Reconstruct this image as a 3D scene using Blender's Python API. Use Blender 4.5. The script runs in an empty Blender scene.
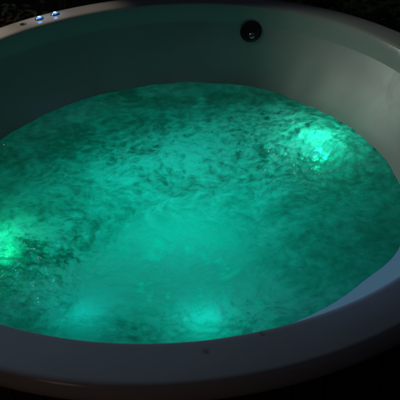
import bpy, bmesh, math, random
from mathutils import Vector, Matrix, noise
random.seed(7)
sc = bpy.context.scene
C = sc.collection
PI = math.pi

# ------------------------------------------------------------ camera
D, H, PIT, YAW, ROLL, F = 3.0537, 1.8962, 0.61695, 0.03036, -0.0510, 1093.9
c, s = math.cos, math.sin
fw = Vector((s(YAW)*c(PIT), c(YAW)*c(PIT), -s(PIT)))
rt = Vector((c(YAW), -s(YAW), 0)); up = rt.cross(fw)
R2 = rt*c(ROLL)+up*s(ROLL); U2 = -rt*s(ROLL)+up*c(ROLL)
cam = bpy.data.cameras.new('camera'); co = bpy.data.objects.new('camera', cam); C.objects.link(co)
m = Matrix((R2, U2, -fw)).transposed().to_4x4(); m.translation = Vector((0, -D, H))
co.matrix_world = m
cam.sensor_width = 36; cam.lens = F/400*36; cam.clip_end = 200; cam.clip_start = 0.05
cam.dof.use_dof = True; cam.dof.focus_distance = 3.6; cam.dof.aperture_fstop = 5.0
sc.camera = co

def ray(px, py):
    return Vector((0, -D, H)), fw+R2*((px-200)/F)-U2*((py-200)/F)
def at_z(px, py, z):
    o, d = ray(px, py); return o+d*((z-o.z)/d.z)
def at_y(px, py, y):
    o, d = ray(px, py); return o+d*((y-o.y)/d.y)

# ------------------------------------------------------------ materials
class NT:
    def __init__(self, name):
        self.m = bpy.data.materials.new(name); self.m.use_nodes = True
        self.t = self.m.node_tree; self.t.nodes.clear()
        self.out = self.t.nodes.new('ShaderNodeOutputMaterial')
    def n(self, typ, ins=None, **kw):
        nd = self.t.nodes.new(typ)
        for k, v in kw.items(): setattr(nd, k, v)
        for k, v in (ins or {}).items():
            sk = nd.inputs[k]
            if isinstance(v, bpy.types.NodeSocket): self.t.links.new(v, sk)
            else: sk.default_value = v
        return nd
    def noise(self, scale, detail=4, rough=.55, dist=0, vec=None, **kw):
        ins = {'Scale': scale, 'Detail': detail, 'Roughness': rough, 'Distortion': dist}
        if vec: ins['Vector'] = vec
        return self.n('ShaderNodeTexNoise', ins, **kw)
    def ramp(self, fac, stops, interp='LINEAR'):
        r = self.n('ShaderNodeValToRGB', {'Fac': fac}); r.color_ramp.interpolation = interp
        e = r.color_ramp.elements
        while len(e) < len(stops): e.new(.5)
        for i, (p, col) in enumerate(stops):
            e[i].position = p; e[i].color = col if len(col) == 4 else (*col, 1)
        return r
    def math(self, op, a, b=0.0, clamp=False):
        nd = self.n('ShaderNodeMath', operation=op, use_clamp=clamp)
        for i, v in enumerate((a, b)):
            if isinstance(v, bpy.types.NodeSocket): self.t.links.new(v, nd.inputs[i])
            else: nd.inputs[i].default_value = v
        return nd.outputs[0]
    def surf(self, sock): self.t.links.new(sock, self.out.inputs['Surface'])
G = lambda v: (v, v, v)

def simple(name, col, rough=.5, var=.15, scale=6, bump=0, bscale=40, metal=0, emit=None, es=0, coat=0):
    b = NT(name); tc = b.n('ShaderNodeTexCoord').outputs['Object']
    nz = b.noise(scale, 5, .6, .3, tc)
    lo = tuple(x*(1-var) for x in col); hi = tuple(min(1, x*(1+var)) for x in col)
    r = b.ramp(nz.outputs[0], [(.3, lo), (.7, hi)])
    rr = b.ramp(nz.outputs[0], [(.3, G(max(0, rough-.08))), (.7, G(min(1, rough+.08)))])
    p = b.n('ShaderNodeBsdfPrincipled', {'Base Color': r.outputs[0], 'Roughness': rr.outputs[0], 'Metallic': metal, 'Coat Weight': coat})
    if bump:
        bn = b.noise(bscale, 6, .6, 0, tc)
        p_b = b.n('ShaderNodeBump', {'Strength': bump, 'Distance': .002, 'Height': bn.outputs[0]})
        b.t.links.new(p_b.outputs[0], p.inputs['Normal'])
    if emit:
        p.inputs['Emission Color'].default_value = (*emit, 1); p.inputs['Emission Strength'].default_value = es
    b.surf(p.outputs[0]); return b.m

# acrylic with faint smears and dried splashes (roughness and a little tone)
def acrylic(nm, ra):
    b = NT(nm); tc = b.n('ShaderNodeTexCoord').outputs['Object']
    n1 = b.noise(3, 5, .6, .6, tc); n2 = b.noise(55, 3, .6, 0, tc); n3 = b.noise(9, 6, .7, 1.2, tc)
    colr = b.ramp(n1.outputs[0], [(.25, (.62, .61, .58)), (.75, (.71, .70, .67))])
    rg = b.ramp(n3.outputs[0], [(.35, G(ra)), (.55, G(ra+(.05 if ra < .3 else .015))), (.72, G(ra+(.17 if ra < .3 else .05)))])
    bp = b.n('ShaderNodeBump', {'Strength': .12, 'Distance': .0015, 'Height': n2.outputs[0]})
    p = b.n('ShaderNodeBsdfPrincipled', {'Base Color': colr.outputs[0], 'Roughness': rg.outputs[0], 'Normal': bp.outputs[0]})
    b.surf(p.outputs[0]); return b.m
M_acr = acrylic('acrylic', .13); M_basin = acrylic('satin_acrylic', .36)

M_chrome = simple('chrome', (.55, .56, .58), .18, .08, 30, metal=1)
M_dark = simple('black_rubber', (.012, .012, .013), .5, .2, 30)
M_hole = simple('shade_black', (.006, .006, .006), .6, .2, 30)
M_led = simple('blue_lens', (.05, .2, .6), .2, .1, 50, emit=(.04, .28, 1.0), es=.7)
M_ledcore = simple('white_blue_core', (.4, .6, .9), .2, .1, 50, emit=(.38, .70, 1.0), es=1.6)
M_leaf = simple('leaf_green', (.05, .075, .035), .45, .5, 14)
M_leaf2 = simple('leaf_red', (.09, .022, .022), .5, .5, 14)
M_stem = simple('stem_brown', (.05, .035, .02), .7, .3, 20)
M_pot = simple('dark_pot', (.05, .04, .035), .6, .2, 12, bump=.3)
M_postg = simple('grey_post', (.10, .09, .10), .5, .2, 12)
M_posto = simple('orange_post', (.45, .14, .03), .4, .2, 12)
M_lens = simple('lamp_lens', (.3, .9, .6), .2, .1, 20, emit=(.0, 1.0, .6), es=.6)

# skirt: dark stained timber
b = NT('dark_timber'); tc = b.n('ShaderNodeTexCoord').outputs['Object']
mp = b.n('ShaderNodeMapping', {'Vector': tc, 'Scale': (14, 14, 1.2)})
nz = b.noise(2.5, 7, .65, .8, mp.outputs[0])
cr = b.ramp(nz.outputs[0], [(.3, (.030, .017, .010)), (.7, (.085, .048, .028))])
bp = b.n('ShaderNodeBump', {'Strength': .3, 'Distance': .003, 'Height': nz.outputs[0]})
p = b.n('ShaderNodeBsdfPrincipled', {'Base Color': cr.outputs[0], 'Roughness': .6, 'Normal': bp.outputs[0]})
b.surf(p.outputs[0]); M_wood = b.m
# floor: dark stone slabs
b = NT('dark_floor'); tc = b.n('ShaderNodeTexCoord').outputs['Object']
br = b.n('ShaderNodeTexBrick', {'Vector': tc, 'Color1': (.035, .032, .03, 1), 'Color2': (.028, .026, .025, 1), 'Mortar': (.012, .012, .012, 1), 'Scale': 1.6, 'Mortar Size': .012})
nz = b.noise(8, 8, .7, .4, tc)
mx = b.n('ShaderNodeMix', {0: .5, 6: br.outputs[0], 7: nz.outputs[0]}, data_type='RGBA', blend_type='MULTIPLY')
bp = b.n('ShaderNodeBump', {'Strength': .4, 'Distance': .004, 'Height': nz.outputs[0]})
p = b.n('ShaderNodeBsdfPrincipled', {'Base Color': mx.outputs[2], 'Roughness': .7, 'Normal': bp.outputs[0]})
b.surf(p.outputs[0]); M_floor = b.m

# ------------------------------------------------------------ helpers
def link(name, bm, mat, parent=None, smooth=True):
    me = bpy.data.meshes.new(name); bmesh.ops.recalc_face_normals(bm, faces=bm.faces) if smooth != 'raw' else None
    bm.to_mesh(me); bm.free()
    o = bpy.data.objects.new(name, me); C.objects.link(o)
    if mat: me.materials.append(mat)
    if smooth: me.polygons.foreach_set('use_smooth', [True]*len(me.polygons))
    if parent: o.parent = parent
    return o
def thing(name, label, cat, loc=(0, 0, 0), group=None):
    o = bpy.data.objects.new(name, None); C.objects.link(o); o.location = loc; o.empty_display_size = .1
    o['label'] = label; o['category'] = cat
    if group: o['group'] = group
    bpy.context.view_layer.update(); return o

# waterline outline, radius by angle (deg)
WL = [(-180, .765), (-150, .81), (-125, .85), (-90, .868), (-76, .80), (-63, .755), (-45, .760), (-29, .790), (-12, .790), (5, .772), (22, .757), (36, .750), (48, .762), (57, .780), (66, .791), (79, .786), (92, .784), (105, .772), (120, .768), (135, .760), (150, .757)]
def wl(deg):
    deg = (deg+180) % 360-180
    n = len(WL)
    for i in range(n):
        a0, r0 = WL[i]; a1, r1 = WL[(i+1) % n]
        if i == n-1: a1 += 360
        if a0 <= deg < a1:
            t = (deg-a0)/(a1-a0); t = t*t*(3-2*t); return r0+(r1-r0)*t
    return .768
ZW = -.248
def revolve(profile, seg=360, rfun=None):
    bm = bmesh.new(); rings = []
    for (r, z) in profile:
        ring = []
        for i in range(seg):
            a = 2*PI*i/seg
            rr = r if rfun is None else rfun(r, z, math.degrees(a))
            ring.append(bm.verts.new((rr*c(a), rr*s(a), z)))
        rings.append(ring)
    for k in range(len(rings)-1):
        for i in range(seg):
            j = (i+1) % seg
            bm.faces.new((rings[k][i], rings[k][j], rings[k+1][j], rings[k+1][i]))
    return bm, rings
def spline(pts, n):
    out = []
    P = [pts[0]]+pts+[pts[-1]]
    for i in range(1, len(P)-2):
        for k in range(n):
            t = k/n; p0, p1, p2, p3 = (Vector(P[j]) for j in (i-1, i, i+1, i+2))
            out.append(tuple(.5*((2*p1)+(-p0+p2)*t+(2*p0-5*p1+4*p2-p3)*t*t+(-p0+3*p1-3*p2+p3)*t**3)))
    out.append(pts[-1]); return out

# ------------------------------------------------------------ hot tub
ZF = -.92
tub = thing('hot_tub', 'large round white acrylic hot tub glowing green inside, standing in the dark', 'hot tub', (0, 0, ZF))
def tubpart(name, bm, mat, parent=tub, **kw):
    if parent is tub:
        bmesh.ops.translate(bm, verts=bm.verts, vec=(0, 0, -ZF))
    return link(name, bm, mat, parent, **kw)
# rim: outer lip, nearly flat top sloping outward, soft bevel to inner edge
rimp = [(1.085, -.10), (1.112, -.098), (1.124, -.085), (1.128, -.06), (1.1265, -.036), (1.120, -.0235), (1.110, -.0195), (1.06, -.0095), (1.012, -.0005),
        (1.004, .0), (.997, -.0012), (.992, -.0055), (.975, -.0290), (.962, -.0480), (.957, -.0555), (.951, -.0630)]
bm, _ = revolve(rimp)
tubpart('rim', bm, M_acr)
basp = spline([(.951, -.0630), (.925, -.089), (.872, -.140), (.820, -.193), (.768, -.248), (.690, -.345), (.615, -.440), (.555, -.54), (.49, -.62), (.38, -.665), (.2, -.68)], 5)+[(.1, -.682), (.03, -.683)]
def wallr(r, z, deg):
    k = wl(deg)/.768
    if z > ZW: t = (z-ZW)/(-.063-ZW); t = t*t*(3-2*t); f = 1+(k-1)*(1-t)
    else: f = 1+(k-1)*max(0, 1-(ZW-z)/.25)
    return r*f
bm, rings = revolve(basp, rfun=wallr); bm.faces.new(rings[-1])
tubpart('basin', bm, M_basin)
# skirt of upright boards
bm = bmesh.new(); NB = 72
for i in range(NB):
    a0 = 2*PI*(i+.03)/NB; a1 = 2*PI*(i+.97)/NB
    pr = [(1.045, -.097), (1.075, -.1), (1.075, ZF+.03), (1.045, ZF+.03)]
    rows = []
    for a in (a0, a0+.004, a1-.004, a1):
        dr = -.004 if a in (a0, a1) else 0
        rows.append([bm.verts.new(((r+(dr if r > 1.06 else 0))*c(a), (r+(dr if r > 1.06 else 0))*s(a), z)) for r, z in pr])
    for k in range(3):
        for q in range(4):
            bm.faces.new((rows[k][q], rows[k+1][q], rows[k+1][(q+1) % 4], rows[k][(q+1) % 4]))
    bm.faces.new(rows[0]); bm.faces.new(rows[3][::-1])
tubpart('skirt', bm, M_wood, smooth=False)
bm, _ = revolve([(1.0, ZF), (1.05, ZF), (1.05, ZF+.05), (1.0, ZF+.05)], 128); tubpart('plinth', bm, M_dark)

def frame_from(n, loc):
    n = n.normalized(); x = Vector((0, 0, 1)).cross(n)
    if x.length < .2: x = Vector((1, 0, 0))
    x.normalize(); y = n.cross(x)
    mm = Matrix((x, y, n)).transposed().to_4x4(); mm.translation = loc; return mm
def lathe(profile, mat4, seg=40, cap=True):
    bm, rings = revolve(profile, seg)
    if cap:
        bm.faces.new(rings[-1])
    bm.transform(mat4); return bm

# overflow fitting high on the back wall: chromed ring, near-black disc for the hole's shade
def wall_hit(px, py):
    o, d = ray(px, py)
    for k in range(20000):
        p = o+d*(2.5+k*.0003)
        deg = math.degrees(math.atan2(p.y, p.x)); r = math.hypot(p.x, p.y)
        if p.z > -.05 or r < .3: continue
        for i in range(len(basp)-1):
            if basp[i][1] >= p.z >= basp[i+1][1]:
                t = (basp[i][1]-p.z)/(basp[i][1]-basp[i+1][1]+1e-9)
                rw = wallr(basp[i][0]*(1-t)+basp[i+1][0]*t, p.z, deg)
                if r > rw:
                    rad = Vector((p.x, p.y, 0)).normalized()
                    sl = Vector((basp[i+1][0]-basp[i][0], basp[i+1][1]-basp[i][1])); 
                    n = (-rad*(-sl.y)+Vector((0, 0, 1))*(-sl.x)); return p, n.normalized()
    return None, None
up4 = Matrix.Translation((0, 0, -ZF))
p0, n0 = wall_hit(251, 31.5)
fm = frame_from(n0, p0)
ov = tubpart('overflow_fitting', lathe([(.044, -.012), (.044, .003), (.042, .008), (.037, .0105), (.032, .009), (.030, .004), (.030, .003)], fm, 48), M_dark)
link('bore_shade', lathe([(.0302, .0045), (.029, .0034), (.02, .0032)], up4 @ fm, 40), M_hole, ov)
# small chrome knob added low in the fitting to give it a glint
k4 = up4 @ fm @ Matrix.Translation((.010, -.019, 0))
link('glint_knob', lathe([(.014, .003), (.014, .009), (.0125, .013), (.009, .0155), (.003, .0165)], k4, 32), M_chrome, ov)

# rim buttons
def button(px, py, lit):
    q = at_z(px, py, -.008); rr = math.hypot(q.x, q.y); q.z = -.0005-(rr-1.01)*.19
    m4 = frame_from(Vector((q.x/rr*.19, q.y/rr*.19, 1)), q)
    if lit:
        o = tubpart('rim_button', lathe([(.0185, -.004), (.0185, .003), (.0165, .0055), (.0135, .006), (.012, .004)], m4, 40), M_chrome)
        l = link('button_lens', lathe([(.0125, .003), (.012, .0068), (.009, .0085), (.0075, .0088)], up4 @ m4, 32), M_led, o)
        link('button_light', lathe([(.0072, .0085), (.0066, .0105), (.004, .0117), (.0015, .012)], up4 @ m4, 24), M_ledcore, o)
        ld = bpy.data.lights.new('button_glow', 'POINT'); ld.energy = .012; ld.color = (.08, .36, 1); ld.shadow_soft_size = .008
        lo = bpy.data.objects.new('button_glow', ld); C.objects.link(lo); lo.location = m4 @ Vector((0, 0, .022))
    else:
        o = tubpart('rim_button', lathe([(.0135, -.004), (.0135, .0022), (.0115, .0034), (.0095, .0025), (.009, .001)], m4, 40), M_dark)
        o['label'] = 'small unlit dark button'
button(39.5, 18.5, True); button(55.2, 13.8, True); button(23.2, 24.2, False)

# underwater lamps on the basin wall (lens + real light)
lamps = [(30, -.375, .56, (.05, 1, .66), .015, .06), (196, -.385, .32, (.02, 1, .46), .05, .10), (276, -.37, .17, (.0, .95, .76), .06, .09), (243, -.37, .13, (.0, .92, .86), .08, .09)]  # last one added, hidden under the front rim, to brighten the near left
for deg, z, en, col, rad, off in lamps:
    a = math.radians(deg)
    for i in range(len(basp)-1):
        if basp[i][1] >= z >= basp[i+1][1]:
            r0 = wallr(basp[i][0], z, deg); sl = Vector((basp[i+1][0]-basp[i][0], basp[i+1][1]-basp[i][1]))
    rv = Vector((c(a), s(a), 0)); n = (rv*sl.y+Vector((0, 0, -sl.x))).normalized()
    if n.z < 0: n = -n
    m4 = frame_from(n, rv*r0+Vector((0, 0, z)))
    o = tubpart('underwater_light', lathe([(.045, -.004), (.045, .004), (.04, .008), (.033, .008)], m4, 36), M_chrome)
    link('light_lens', lathe([(.033, .007), (.03, .012), (.02, .016), (.008, .018)], up4 @ m4, 32), M_lens, o)
    ld = bpy.data.lights.new('underwater_glow', 'POINT'); ld.energy = en; ld.color = col; ld.shadow_soft_size = rad
    lo = bpy.data.objects.new('underwater_glow', ld); C.objects.link(lo); lo.location = m4 @ Vector((0, 0, off))
# wide floor lamp added for a broad glow in the middle of the water
m4 = Matrix.Translation((0, 0, -.683))
o = tubpart('underwater_light', lathe([(.26, -.002), (.26, .006), (.25, .010), (.24, .009)], m4, 64), M_chrome)
link('light_lens', lathe([(.24, .008), (.23, .014), (.12, .018), (.03, .019)], up4 @ m4, 64), M_lens, o)
ld = bpy.data.lights.new('underwater_glow', 'AREA'); ld.shape = 'DISK'; ld.size = .46; ld.energy = 1.2; ld.color = (0, .97, .80)
lo = bpy.data.objects.new('underwater_glow', ld); C.objects.link(lo); lo.location = (0, 0, -.655); lo.rotation_euler = (PI, 0, 0)

# ------------------------------------------------------------ churning water
def gauss(x, y, cx, cy, sx, sy, rot=0):
    dx, dy = x-cx, y-cy; ca, sa = c(rot), s(rot)
    u, v = (dx*ca+dy*sa)/sx, (-dx*sa+dy*ca)/sy
    return math.exp(-(u*u+v*v))
def fbm(v, oct=4, g=.5):
    a = 1; t = 0
    for _ in range(oct):
        t += a*noise.noise(v); v = v*2.03+Vector((3.1, 1.7, .9)); a *= g
    return t
def ridged(v, oct=4, g=.5):
    a = 1; t = 0
    for _ in range(oct):
        t += a*(1-2*abs(noise.noise(v))); v = v*2.07+Vector((1.3, 4.1, 2.2)); a *= g
    return t
PW = lambda px, py: at_z(px, py, ZW)
cR = PW(300, 150); cL = PW(22, 262); cM = PW(195, 145); cF = PW(215, 318)
def chopf(x, y): return .2+1.7*gauss(x, y, cR.x, cR.y, .20, .22)+1.5*gauss(x, y, cL.x, cL.y, .20, .20)+.6*gauss(x, y, cF.x, cF.y, .25, .12)+.9*gauss(x, y, cM.x, cM.y, .42, .18, .2)
def height(x, y):
    chop = chopf(x, y)
    wv = Vector((x, y, 0))
    w = Vector((noise.noise(wv*4+Vector((9, 0, 0))), noise.noise(wv*4+Vector((0, 7, 3))), 0))*.09
    v = wv+w
    h = .004*fbm(v*6, 3)+chop*(.0048*ridged(v*13, 4, .55)+.0055*fbm(v*27, 4, .55))
    return h
FO = [(195, 150, .30, .13, .35, .42), (300, 140, .15, .12, 0, .18), (150, 270, .42, .16, .1, .42), (230, 305, .30, .12, 0, .35), (20, 232, .16, .05, .2, .4),
      (22, 262, .13, .07, .25, -.42), (90, 285, .30, .11, .2, .34), (60, 140, .34, .13, .25, -.40), (370, 215, .16, .40, 0, -.18), (340, 262, .16, .14, 0, -.15), (225, 97, .45, .06, 0, -.35), (262, 152, .035, .025, 0, -.5), (150, 150, .12, .03, .5, -.3), (201, 100, .022, .10, -.1, .5), (200, 138, .09, .06, .1, .3), (285, 150, .08, .05, .3, .3), (125, 97, .05, .03, 0, -.3), (272, 112, .03, .06, .2, .4), (205, 322, .03, .05, 0, .4), (240, 306, .03, .04, 0, .4)]
FO = [(PW(a, b_), sx, sy, ro, am) for a, b_, sx, sy, ro, am in FO]  # mostly bubble patches; small bright ones put lamp glow into the density
def foam_glow(x, y):
    q = Vector((x, y, 3)); dx = .07*fbm(q*6, 3); dy = .07*fbm(q*6+Vector((5, 5, 5)), 3)
    t = .45+sum(am*gauss(x+dx, y+dy, p.x, p.y, sx, sy, ro) for p, sx, sy, ro, am in FO)
    return max(0, min(1, t))
STEP = .0042; N = int(.90/STEP)
bm = bmesh.new(); grid = {}
for i in range(-N, N+1):
    for j in range(-N, N+1):
        x, y = i*STEP, j*STEP; r = math.hypot(x, y)
        if r > .90: continue
        if r > wl(math.degrees(math.atan2(y, x)))+.02: continue
        grid[i, j] = bm.verts.new((x, y, height(x, y)))
for (i, j), v in grid.items():
    q = [grid.get(k) for k in ((i, j), (i+1, j), (i+1, j+1), (i, j+1))]
    if all(q): bm.faces.new(q)

b = NT('churned_water'); tc = b.n('ShaderNodeTexCoord').outputs['Object']
warp = b.noise(4.5, 2, .5, 0, tc)
wv = b.n('ShaderNodeVectorMath', {0: warp.outputs['Color'], 1: (.5, .5, .5)}, operation='SUBTRACT')
ws = b.n('ShaderNodeVectorMath', {0: wv.outputs[0], 'Scale': .12}, operation='SCALE')
wc = b.n('ShaderNodeVectorMath', {0: tc, 1: ws.outputs[0]}, operation='ADD').outputs[0]
nA = b.noise(4.6, 5, .66, 0, wc); nB = b.noise(17, 4.5, .70, .15, wc); nC = b.noise(70, 2, .65, 0, wc)
# milky share of the water (tiny bubbles in suspension)
ch = b.n('ShaderNodeAttribute', attribute_name='chop').outputs['Fac']
fo = b.n('ShaderNodeAttribute', attribute_name='bubbles').outputs['Fac']
nz_ = b.math('ADD', b.math('MULTIPLY', nA.outputs[0], .50), b.math('MULTIPLY', nB.outputs[0], .50))
nD = b.noise(34, 4, .72, .15, wc)
fine = b.math('MULTIPLY', b.math('MULTIPLY', b.math('SUBTRACT', nD.outputs[0], .5), b.math('MINIMUM', ch, 1.1)), 2.7)
dens = b.math('ADD', b.math('ADD', b.math('MULTIPLY', b.math('SUBTRACT', nz_, .5), b.math('ADD', 2.2, b.math('MULTIPLY', ch, .4))), fine), fo, True)
dr = b.ramp(dens, [(.0, G(.30)), (.40, G(.74)), (.8, G(1))], 'LINEAR')
tint = b.ramp(dens, [(.0, (.06, .55, .46)), (.45, (.16, .74, .66)), (1.0, (.42, .95, .90))], 'LINEAR')  # lamps' green partly put into the water's own tint
bh = b.math('ADD', b.math('MULTIPLY', nB.outputs[0], .6), b.math('MULTIPLY', nC.outputs[0], .25))
bump = b.n('ShaderNodeBump', {'Strength': .6, 'Distance': .012, 'Height': bh}).outputs[0]
bump2 = b.n('ShaderNodeBump', {'Strength': .35, 'Distance': .006, 'Height': bh}).outputs[0]
nE = b.noise(9, 5, .74, .3, wc)
rid = b.math('SUBTRACT', 1.0, b.math('ABSOLUTE', b.math('MULTIPLY', b.math('SUBTRACT', nE.outputs[0], .5), 7.0)), True)
stk = b.math('MULTIPLY', b.math('MULTIPLY', b.math('POWER', rid, 2.0), b.math('MINIMUM', ch, 1.0)), b.math('MULTIPLY', fo, 1.1), True)
tint_m = b.n('ShaderNodeMix', {0: stk, 6: tint.outputs[0], 7: (.93, .96, .95, 1)}, data_type='RGBA')
class _T: outputs = [tint_m.outputs[2]]
tint = _T
tr = b.n('ShaderNodeBsdfTranslucent', {'Color': tint.outputs[0], 'Normal': bump})
df = b.n('ShaderNodeBsdfDiffuse', {'Color': tint.outputs[0], 'Normal': bump})
milk = b.n('ShaderNodeMixShader', {0: .13, 1: tr.outputs[0], 2: df.outputs[0]})
rf1 = b.n('ShaderNodeBsdfRefraction', {'Color': (.14, .46, .40, 1), 'Roughness': .35, 'IOR': 1.33, 'Normal': bump2})
rf2 = b.n('ShaderNodeBsdfRefraction', {'Color': (.14, .46, .40, 1), 'Roughness': .92, 'IOR': 1.33, 'Normal': bump2})
rf = b.n('ShaderNodeMixShader', {0: .85, 1: rf1.outputs[0], 2: rf2.outputs[0]})
body = b.n('ShaderNodeMixShader', {0: dr.outputs[0], 1: rf.outputs[0], 2: milk.outputs[0]})
gl = b.n('ShaderNodeBsdfGlossy', {'Color': (1, 1, 1, 1), 'Roughness': .07, 'Normal': bump2})
fr = b.n('ShaderNodeFresnel', {'IOR': 1.33, 'Normal': bump2})
full = b.n('ShaderNodeMixShader', {0: fr.outputs[0], 1: body.outputs[0], 2: gl.outputs[0]})
b.surf(full.outputs[0]); M_water = b.m
w = link('water', bm, M_water, None)
if w.data.polygons[0].normal.z < 0: w.data.flip_normals()
w.location.z = ZW
w['kind'] = 'structure'
at = w.data.attributes.new('chop', 'FLOAT', 'POINT'); at.data.foreach_set('value', [chopf(v.co.x, v.co.y) for v in w.data.vertices])
at = w.data.attributes.new('bubbles', 'FLOAT', 'POINT'); at.data.foreach_set('value', [foam_glow(v.co.x, v.co.y) for v in w.data.vertices])

# froth: loose bubbles riding the broken water
bmf = bmesh.new(); ico = bmesh.new(); bmesh.ops.create_icosphere(ico, subdivisions=1, radius=1)
iv = [v.co.copy() for v in ico.verts]; ifc = [[v.index for v in f.verts] for f in ico.faces]; ico.free()
rf_ = random.Random(3); cnt = 0
while cnt < 1500:
    x, y = rf_.uniform(-.8, .8), rf_.uniform(-.85, .8)
    if math.hypot(x, y) > wl(math.degrees(math.atan2(y, x)))-.01: continue
    pr = max(0, chopf(x, y)**2*.7-.03)*(.3+foam_glow(x, y))
    cl = fbm(Vector((x*16, y*16, 5)), 3)
    if rf_.random() > pr*max(0, cl+.15)*2.2: continue
    cnt += 1; r_ = rf_.choice((.0009, .0012, .0012, .0016, .0022))
    z = height(x, y)+r_*.2
    vs_ = [bmf.verts.new((x+v.x*r_, y+v.y*r_, z+v.z*r_*.8)) for v in iv]
    for f in ifc: bmf.faces.new([vs_[k] for k in f])
b = NT('froth'); 
tl = b.n('ShaderNodeBsdfTranslucent', {'Color': (.8, .95, .93, 1)}); tp = b.n('ShaderNodeBsdfTransparent', {'Color': (1, 1, 1, 1)}); gs = b.n('ShaderNodeBsdfGlossy', {'Roughness': .08})
m1 = b.n('ShaderNodeMixShader', {0: .93, 1: tl.outputs[0], 2: tp.outputs[0]}); m2 = b.n('ShaderNodeMixShader', {0: .13, 1: m1.outputs[0], 2: gs.outputs[0]}); b.surf(m2.outputs[0])
fr_o = link('froth', bmf, b.m); fr_o.location.z = ZW; fr_o['kind'] = 'stuff'
fr_o['label'] = 'fine froth of small bubbles riding the churned green water'; fr_o['category'] = 'froth'

# water drops on the front rim
M_drop = NT('drop_glass'); gp = M_drop.n('ShaderNodeBsdfPrincipled', {'Base Color': (1, 1, 1, 1), 'Roughness': .02, 'IOR': 1.33, 'Transmission Weight': 1}); M_drop.surf(gp.outputs[0]); M_drop = M_drop.m
for px, py, r0, lab in [(205, 352, .0065, 'larger clear water drop lying on the front rim below the middle'), (261.5, 336, .005, 'smaller clear water drop near the inner edge of the front rim, right of the larger')]:
    q = at_z(px, py, -.008); rr = math.hypot(q.x, q.y); q.z = -.0005-(rr-1.01)*.19
    m4 = frame_from(Vector((q.x/rr*.19, q.y/rr*.19, 1)), Vector((0, 0, 0)))
    bm = lathe([(r0, -.0005), (r0*.98, r0*.15), (r0*.8, r0*.42), (r0*.5, r0*.58), (r0*.15, r0*.64)], m4, 24)
    for v in bm.verts: v.co.x *= 1.25
    o = link('water_drop', bm, M_drop); o.location = q
    o['label'] = lab; o['category'] = 'water drop'; o['group'] = 'water drops on the front rim'

# steam drifting off the water
STEAM = True
if STEAM:
    bms = bmesh.new(); bmesh.ops.create_icosphere(bms, subdivisions=4, radius=1)
    for v in bms.verts:
        d = v.co.copy(); k = 1+.22*noise.noise(d*1.7); v.co = Vector((d.x*.92*k, d.y*.80*k, .02+max(d.z, -.28)*.30*k))
    b = NT('steam'); tc = b.n('ShaderNodeTexCoord').outputs['Object']
    mp = b.n('ShaderNodeMapping', {'Vector': tc, 'Rotation': (.2, .5, .4), 'Scale': (1, 1, 1.1)})
    ns = b.noise(3.0, 2, .45, .25, mp.outputs[0])
    dn = b.n('ShaderNodeMapRange', {'Value': ns.outputs[0], 1: .46, 2: .72, 3: .0, 4: .38})
    vs_ = b.n('ShaderNodeVolumePrincipled', {'Color': (.92, .94, .95, 1), 'Density': dn.outputs[0], 'Anisotropy': .2})
    b.t.links.new(vs_.outputs[0], b.out.inputs['Volume'])
    so = link('steam', bms, b.m); so.location = (.12, .08, -.155); so['kind'] = 'stuff'
    so['label'] = 'thin pale steam drifting above the lit water'; so['category'] = 'steam'

# ------------------------------------------------------------ floor
bm = bmesh.new(); bmesh.ops.create_grid(bm, x_segments=2, y_segments=2, size=40)
fl = link('floor', bm, M_floor); fl.location.z = ZF; fl['kind'] = 'structure'

# ------------------------------------------------------------ plants in the dark
def leaf(bm, base, d, size, w):
    d = d.normalized(); sd = d.cross(Vector((0, 0, 1)))
    if sd.length < .1: sd = Vector((1, 0, 0))
    sd.normalize(); nrm = sd.cross(d)
    prof = [(0, .06), (.25, .8), (.5, 1), (.75, .7), (1, .03)]
    L = []
    for t, k in prof:
        p = base+d*(size*t)-Vector((0, 0, 1))*(size*.35*t*t)
        L.append((bm.verts.new(p-sd*w*k+nrm*w*.25*k), bm.verts.new(p), bm.verts.new(p+sd*w*k+nrm*w*.25*k)))
    for a, b2 in zip(L, L[1:]):
        bm.faces.new((a[0], a[1], b2[1], b2[0])); bm.faces.new((a[1], a[2], b2[2], b2[1]))
def plant(name, label, cat, loc, htop, rad, nleaf, mat, size, group=None, pot=True):
    t = thing(name, label, cat, loc, group)
    if pot:
        bm, rg_ = revolve([(rad*.38, 0), (rad*.45, .02), (rad*.55, .26), (rad*.58, .28), (rad*.54, .28), (rad*.50, .24)], 40); bm.faces.new(rg_[0][::-1]); bm.faces.new(rg_[-1])
        link('pot', bm, M_pot, t)
    z0 = .22 if pot else 0
    bs = bmesh.new(); bl = bmesh.new()
    ns = max(5, nleaf//16); k = 0
    for i in range(ns):
        a = random.uniform(0, 2*PI); e = random.uniform(.1, 1)
        tip = Vector((c(a)*rad*e, s(a)*rad*e, z0+(htop-z0)*random.uniform(.55, 1)))
        base = Vector((c(a)*rad*.15, s(a)*rad*.15, z0)); prev = None; segs = 7
        for q in range(segs+1):
            tt = q/segs; p = base.lerp(tip, tt)+Vector((0, 0, .12*math.sin(tt*PI)*rad))
            w_ = .006*(1-tt)+.002
            ring = [bs.verts.new(p+Vector((c(u)*w_, s(u)*w_, 0))) for u in (0, 2.1, 4.2)]
            if prev:
                for u in range(3): bs.faces.new((prev[u], prev[(u+1) % 3], ring[(u+1) % 3], ring[u]))
            prev = ring
            if tt > .2:
                for _ in range(3):
                    an = random.uniform(0, 2*PI)
                    leaf(bl, p, Vector((c(an), s(an), random.uniform(-.2, .8))), size*random.uniform(.6, 1.2), size*random.uniform(.14, .24))
    link('stem', bs, M_stem, t); link('foliage', bl, mat, t)
    return t
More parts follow.
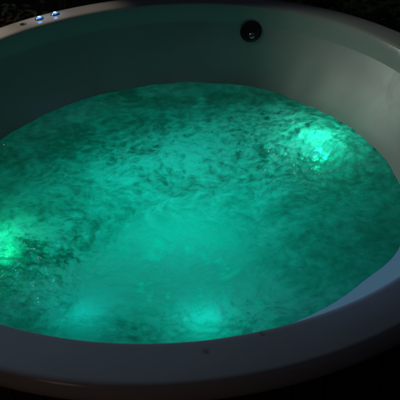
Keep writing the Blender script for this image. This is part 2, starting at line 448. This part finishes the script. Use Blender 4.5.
# leafy plant behind the lit buttons at the upper left
q = at_y(26, 9, 1.62); plant('leafy_plant', 'dim green leafy plant just behind the rim buttons at the upper left', 'plant', (q.x, q.y, ZF), q.z-ZF+.05, .16, 300, M_leaf, .06)
q = at_y(-3, 15, 1.55); plant('red_plant', 'small dark red leafed plant behind the rim at the far left edge', 'plant', (q.x, q.y, ZF), q.z-ZF+.03, .12, 220, M_leaf2, .055)
# shrubs at the upper right
for (px, py, Y, rd, lab) in [(330, -6, 2.1, .34, 'nearly black shrub behind the right side of the tub, left of its neighbour'), (402, -4, 1.95, .42, 'nearly black shrub at the top right corner of the photo')]:
    q = at_y(px, py, Y); plant('shrub', lab, 'shrub', (q.x, q.y, ZF), q.z-ZF+.1, rd, 700, M_leaf, .07, 'dark shrubs behind the tub', pot=False)
# slim post with an orange edge behind the second button
q = at_y(61, 6, 1.36)
t = thing('slim_post', 'slim dim grey post with a thin orange edge behind the second lit button', 'post', (q.x, q.y, ZF))
bm = bmesh.new(); bmesh.ops.create_cone(bm, cap_ends=True, segments=24, radius1=.012, radius2=.010, depth=1.0); bmesh.ops.translate(bm, verts=bm.verts, vec=(0, 0, .5)); link('pole', bm, M_postg, t)
bm = bmesh.new(); bmesh.ops.create_cube(bm, size=1); bmesh.ops.scale(bm, verts=bm.verts, vec=(.006, .010, .97)); bmesh.ops.bevel(bm, geom=bm.edges[:], offset=.0015, segments=2); bmesh.ops.translate(bm, verts=bm.verts, vec=(.0165, 0, .49)); link('orange_strip', bm, M_posto, t)
bm, rg_ = revolve([(.06, 0), (.06, .012), (.05, .016), (.014, .02)], 32); bm.faces.new(rg_[0][::-1]); link('foot', bm, M_postg, t)

# ------------------------------------------------------------ light
def spot(name, loc, tgt, en, col, size, blend, rad):
    l = bpy.data.lights.new(name, 'SPOT'); l.energy = en; l.color = col; l.spot_size = math.radians(size); l.spot_blend = blend; l.shadow_soft_size = rad
    o = bpy.data.objects.new(name, l); C.objects.link(o); o.location = loc
    o.rotation_euler = (Vector(tgt)-Vector(loc)).to_track_quat('-Z', 'Y').to_euler(); return o
# warm lamp beyond the back left, in narrow spots shaped for the rim
for dg_ in (133, 122, 111):
    spot('warm_lamp', (-1.32, 1.95, 1.2), (1.13*c(math.radians(dg_)), 1.13*s(math.radians(dg_)), 0), 30, (1, .86, .70), 15, .9, .03)
# separate greenish spot added to brighten the right wall
spot('right_wall_fill', (-1.22, 1.60, 1.58), (.86, .24, -.12), 46, (.86, 1, .86), 24, 1.0, .04)
spot('blue_strip_fill', (-2.1, 1.5, .75), (.60, -.63, -.12), 120, (.22, .40, 1), 17, .8, .08)  # unseen blue spot added to tint the front-right wall strip
# unseen dim warm spot added to lift the timber skirt
spot('skirt_fill', (-1.6, -3.0, .1), (-.25, -1.1, -.4), 3.6, (1, .55, .34), 40, 1.0, .3)
spot('plant_fill', (-.95, .95, .75), (-.85, 1.75, -.35), 9, (1, .86, .62), 50, 1.0, .05)  # unseen spot added so the left plants show
spot('plant_fill', (1.1, 1.0, .9), (1.2, 2.3, -.3), 4, (.7, 1, .72), 70, 1.0, .08)  # unseen greenish spot added for the right shrubs
spot('water_fill', (.1, .6, 3.2), (.05, .22, -.25), 8, (.85, .93, 1), 24, 1.0, .2)  # unseen cool spot added to whiten the turbulent water
# unseen cool spot added from the left to light the front rim
spot('cool_fill', (-2.3, .9, 2.0), (.30, -1.0, -.05), 42, (.50, .74, 1), 44, .9, .25)

W = bpy.data.worlds.new('World'); sc.world = W; W.use_nodes = True
bg = W.node_tree.nodes['Background']; bg.inputs[0].default_value = (.55, .68, 1, 1); bg.inputs[1].default_value = .0095
vs = sc.view_settings; vs.view_transform = 'Standard'; vs.look = 'None'; vs.exposure = 0; vs.gamma = 1

cy = sc.cycles
cy.max_bounces = 7; cy.diffuse_bounces = 4; cy.glossy_bounces = 2; cy.transmission_bounces = 4; cy.volume_bounces = 0; cy.transparent_max_bounces = 6
cy.volume_step_rate = 4; cy.volume_max_steps = 48
cy.caustics_reflective = False
